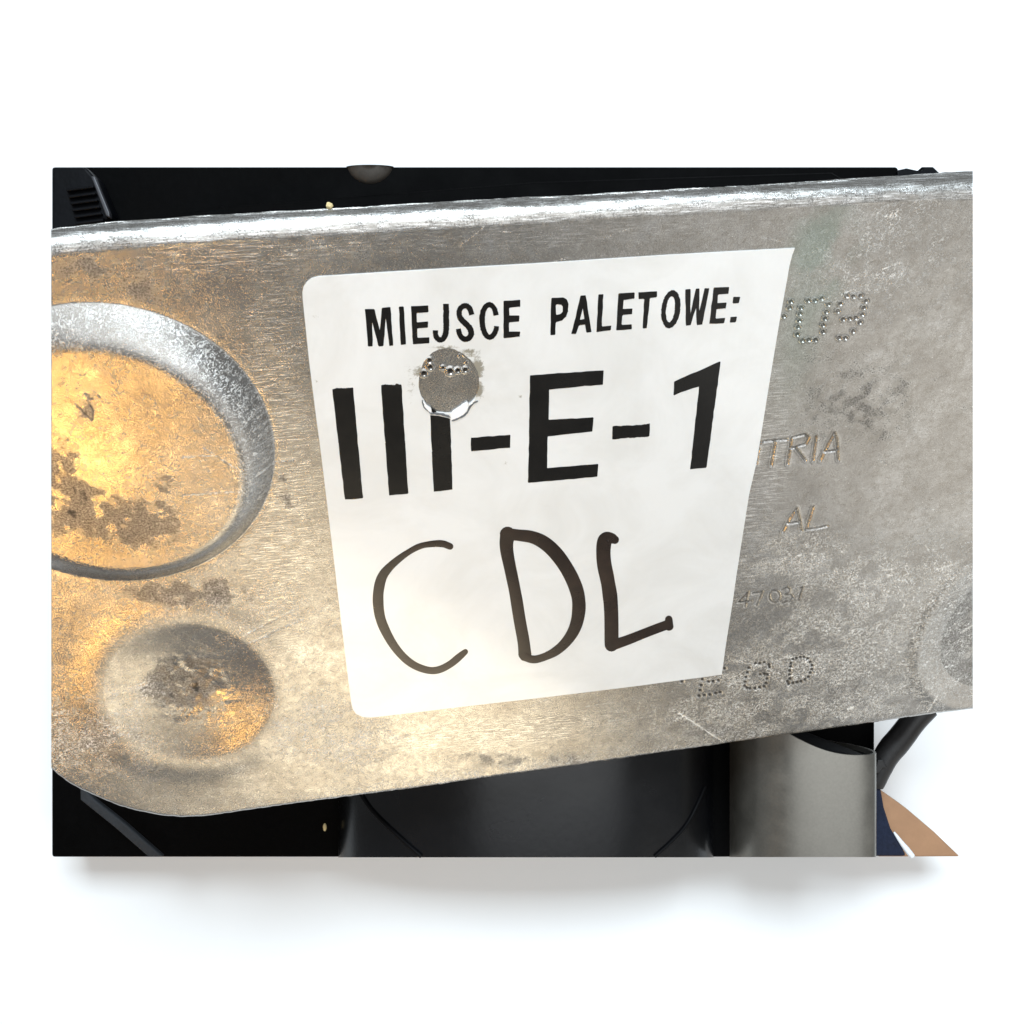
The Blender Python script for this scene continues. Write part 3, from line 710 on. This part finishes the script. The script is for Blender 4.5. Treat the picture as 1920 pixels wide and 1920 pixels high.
# dull bolt head above the bracket
def dome(name, cx, cy, depth, r, h, mat, zc=1):
    V = []; F_ = []; c = W(cx, cy, depth); n = 28; m_ = 7
    for i in range(m_):
        a = math.pi / 2 * i / (m_ - 1)
        for k_ in range(n): t = 2 * math.pi * k_ / n; V.append(c + np.array([r * math.cos(a) * math.cos(t), -h * math.sin(a), min(zc, r * math.cos(a) * math.sin(t))]))
    for i in range(m_ - 1):
        for k_ in range(n): a = i * n + k_; b = i * n + (k_ + 1) % n; F_.append((a, b, b + n, a + n))
    return link(name, V, F_, mat, None, True)
b_ = dome('bolt_head', 694, 300, YF, .0065, .002, M_BOLT, -.0019); adopt(b_, housing)
# keep the bolt inside the housing outline
b_ = prism('ledge', [(330, 402), (420, 385), (560, 376), (1000, 340), (1560, 322), (1600, 345), (1000, 420), (330, 440)], YF - .004, YF, M_BOLT, None, .0008)
b_.data.materials.clear(); b_.data.materials.append(M_BLACK); adopt(b_, housing)

# ribbed clip at top left
clip = empty('ribbed_clip', tuple(W(140, 400, .283)))
thing(clip, 'black ribbed plastic clip at the top left above the bracket edge', 'clip')
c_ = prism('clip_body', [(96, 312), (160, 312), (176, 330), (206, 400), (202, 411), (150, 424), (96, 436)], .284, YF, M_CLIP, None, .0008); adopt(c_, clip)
for kx in range(6):
    y0 = 350 + kx * 12.5; x0 = 122 + kx * 3.6
    c_ = prism('rib', [(x0, y0 + 4), (x0 + 52, y0 - 3), (x0 + 54, y0 + 2), (x0 + 2, y0 + 9)], .2825, .2845, M_CLIP, None, .0003); adopt(c_, clip)
c_ = prism('clip_edge', [(170, 330), (177, 330), (205, 398), (206, 408), (198, 404)], .2825, .2845, mat_simple('grey_plastic_edge', (.03, .03, .035), .4), None, .0003); adopt(c_, clip)

# black cylindrical case below the bracket
case = empty('round_black_case', tuple(W(985, 1608, .275)))
thing(case, 'satin black cylindrical case below the middle of the bracket', 'case')
x0, x1 = W(628, 1608, .285)[0], W(1345, 1608, .285)[0]; cxx = (x0 + x1) / 2; rx = (x1 - x0) / 2
zb = W(0, 1608, .2665)[2]; zt = -.03
V = []; F_ = []; n = 64; nz = 12
for i in range(nz + 1):
    z = zb + (zt - zb) * i / nz
    for k_ in range(n + 1):
        t = math.pi * k_ / n; yy = .2915 - .026 * math.sin(t); z_ = W(0, 1607.5, yy)[2]; V.append((cxx - rx * math.cos(t), yy, z_ + (zt - z_) * i / nz))
for i in range(nz):
    for k_ in range(n): a = i * (n + 1) + k_; F_.append((a, a + 1, a + n + 2, a + n + 1))
for i in (0, nz):
    F_.append(tuple(range(i * (n + 1), (i + 1) * (n + 1))))
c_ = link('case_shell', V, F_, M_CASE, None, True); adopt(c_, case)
es = c_.modifiers.new('hard_edges', 'EDGE_SPLIT'); es.split_angle = R(35)
def on_case(px_, py_, lift=.0002):
    r = ray(px_, py_); y = .27
    for _ in range(30):
        c = (r[0] * y - cxx) / rx; c = max(-.99, min(.99, c)); y = .2915 - .026 * (1 - c * c) ** .5 - lift
    return r * y
def seam(pts, rad_):
    q = chaikin(np.array(pts, float), 3, False); s_ = tube('seam', [on_case(a, b) for a, b in q], [rad_], M_SEAM, None, 8); adopt(s_, case)
seam([(676, 1488), (696, 1520), (740, 1562), (790, 1606)], .00055)
seam([(1322, 1475), (1312, 1500), (1290, 1545), (1262, 1576), (1228, 1606)], .00045)

# dark strap at lower left
st_ = prism('strap', [(150, 1470), (178, 1500), (235, 1545), (306, 1607), (278, 1607), (215, 1552), (150, 1500)], .283, .285, M_STRAP, None, .0005)
thing(st_, 'dark grey strap running diagonally below the lower left bracket corner', 'strap')
# pale crumb speck
bm = bmesh.new(); bmesh.ops.create_icosphere(bm, subdivisions=2, radius=.0005)
for v in bm.verts: v.co.z *= 2.2; v.co += Vector(W(609, 1551, .288))
me = bpy.data.meshes.new('crumb'); bm.to_mesh(me); bm.free(); me.materials.append(M_CRUMB)
c2 = bpy.data.objects.new('crumb', me); COL.objects.link(c2); thing(c2, 'pale oblong crumb on the dark housing below the bracket', 'crumb')

# grey curled sheet (tube open at the top)
def zat(y, depth): return W(0, y, depth)[2]
prof = [(1394, .2850), (1400, .2790), (1418, .2740), (1445, .2705), (1480, .2680), (1530, .2664), (1580, .2660), (1615, .2662), (1636, .2670), (1645, .2685), (1648, .2705), (1645, .2735), (1632, .2775), (1600, .2825), (1560, .2865), (1500, .2895)]
pr = chaikin(prof, 3, False)
zb = zat(1607, .2665); V = []; Fc = []
XY = np.array([((a - 960) / F * .268, b) for a, b in pr]); T = np.gradient(XY, axis=0); T /= np.linalg.norm(T, axis=1)[:, None]; Nn = np.column_stack([-T[:, 1], T[:, 0]])
inner = XY + Nn * .0007; m_ = len(XY); nz = 10
z0_ = zat(1416, .2662)
ztop = np.interp(pr[:, 0], [1392, 1440, 1480, 1515, 1545, 1580], [zat(1330, .268), zat(1352, .268), zat(1376, .268), zat(1396, .267), zat(1409, .2665), z0_])
ztop = np.convolve(np.pad(ztop, 5, 'edge'), np.ones(11) / 11, 'valid')
half = int(np.argmax(pr[:, 0])); ztop[half:] = ztop[half]
for side, arr in ((0, XY), (1, inner)):
    for i in range(nz + 1):
        for j in range(m_): V.append((arr[j, 0], arr[j, 1], zat(1607, arr[j, 1]) + (ztop[j] - zat(1607, arr[j, 1])) * i / nz))
NB = (nz + 1) * m_
for i in range(nz):
    for j in range(m_ - 1):
        a = i * m_ + j; Fc.append((a, a + 1, a + m_ + 1, a + m_)); b = a + NB; Fc.append((b, b + m_, b + m_ + 1, b + 1))
for j in range(m_ - 1):
    a = nz * m_ + j; Fc.append((a, a + 1, a + 1 + NB, a + NB)); Fc.append((j, j + NB, j + 1 + NB, j + 1))
gs = link('curled_sheet', V, Fc, M_TUBE, None, True)
es = gs.modifiers.new('hard_edges', 'EDGE_SPLIT'); es.split_angle = R(50)
thing(gs, 'grey curled metal sheet standing open-topped under the right end of the bracket', 'metal sheet')

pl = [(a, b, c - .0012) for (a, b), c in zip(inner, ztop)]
lin = link('dark_cap', pl + [(a, b, c - .02) for a, b, c in pl], [tuple(range(m_))] + [(i, (i + 1) % m_, (i + 1) % m_ + m_, i + m_) for i in range(m_)], M_SEAM); adopt_sub(lin, gs)  # dark cap added below the rim so the opening looks black
# cable, cloth, board at lower right
pts = chaikin(np.array([(1740, 1325), (1712, 1352), (1688, 1385), (1664, 1412), (1650, 1440), (1640, 1475)]), 3, False)
cb = tube('cable', [W(a, b, .285) for a, b in pts], [.0030, .0032, .0034, .0030, .0020], M_CABLE)
thing(cb, 'dark cable bending down beside the grey curled sheet against white', 'cable')
kn = prism('cable_tag', [(1646, 1425), (1656, 1424), (1664, 1438), (1664, 1441), (1654, 1441), (1648, 1450), (1640, 1450)], .281, .2835, M_CABLE, None, .0003)
adopt_sub(kn, cb)
nv = empty('navy_cloth', tuple(W(1670, 1608, .286)))
thing(nv, 'navy woven cloth edge with white piping beside the grey curled sheet', 'cloth')
c_ = prism('cloth_panel', [(1630, 1435), (1648, 1450), (1653, 1480), (1659, 1515), (1672, 1555), (1690, 1585), (1702, 1607), (1630, 1607)], .284, .290, M_NAVY, None, .0010); adopt(c_, nv)
pp = [W(a, b, .2845) for a, b in chaikin(np.array([(1676, 1560), (1692, 1583), (1706, 1600), (1711, 1606)]), 2, False)]
c_ = tube('piping', pp, [.0002, .0008, .0007], M_WHITE, None, 10); adopt(c_, nv)
wd_ = prism('wooden_board', [(1646, 1478), (1700, 1516), (1752, 1560), (1801, 1607), (1646, 1607)], .292, .300, M_WOOD, None, .0006)
thing(wd_, 'tan board corner behind the navy cloth at the lower right', 'board')
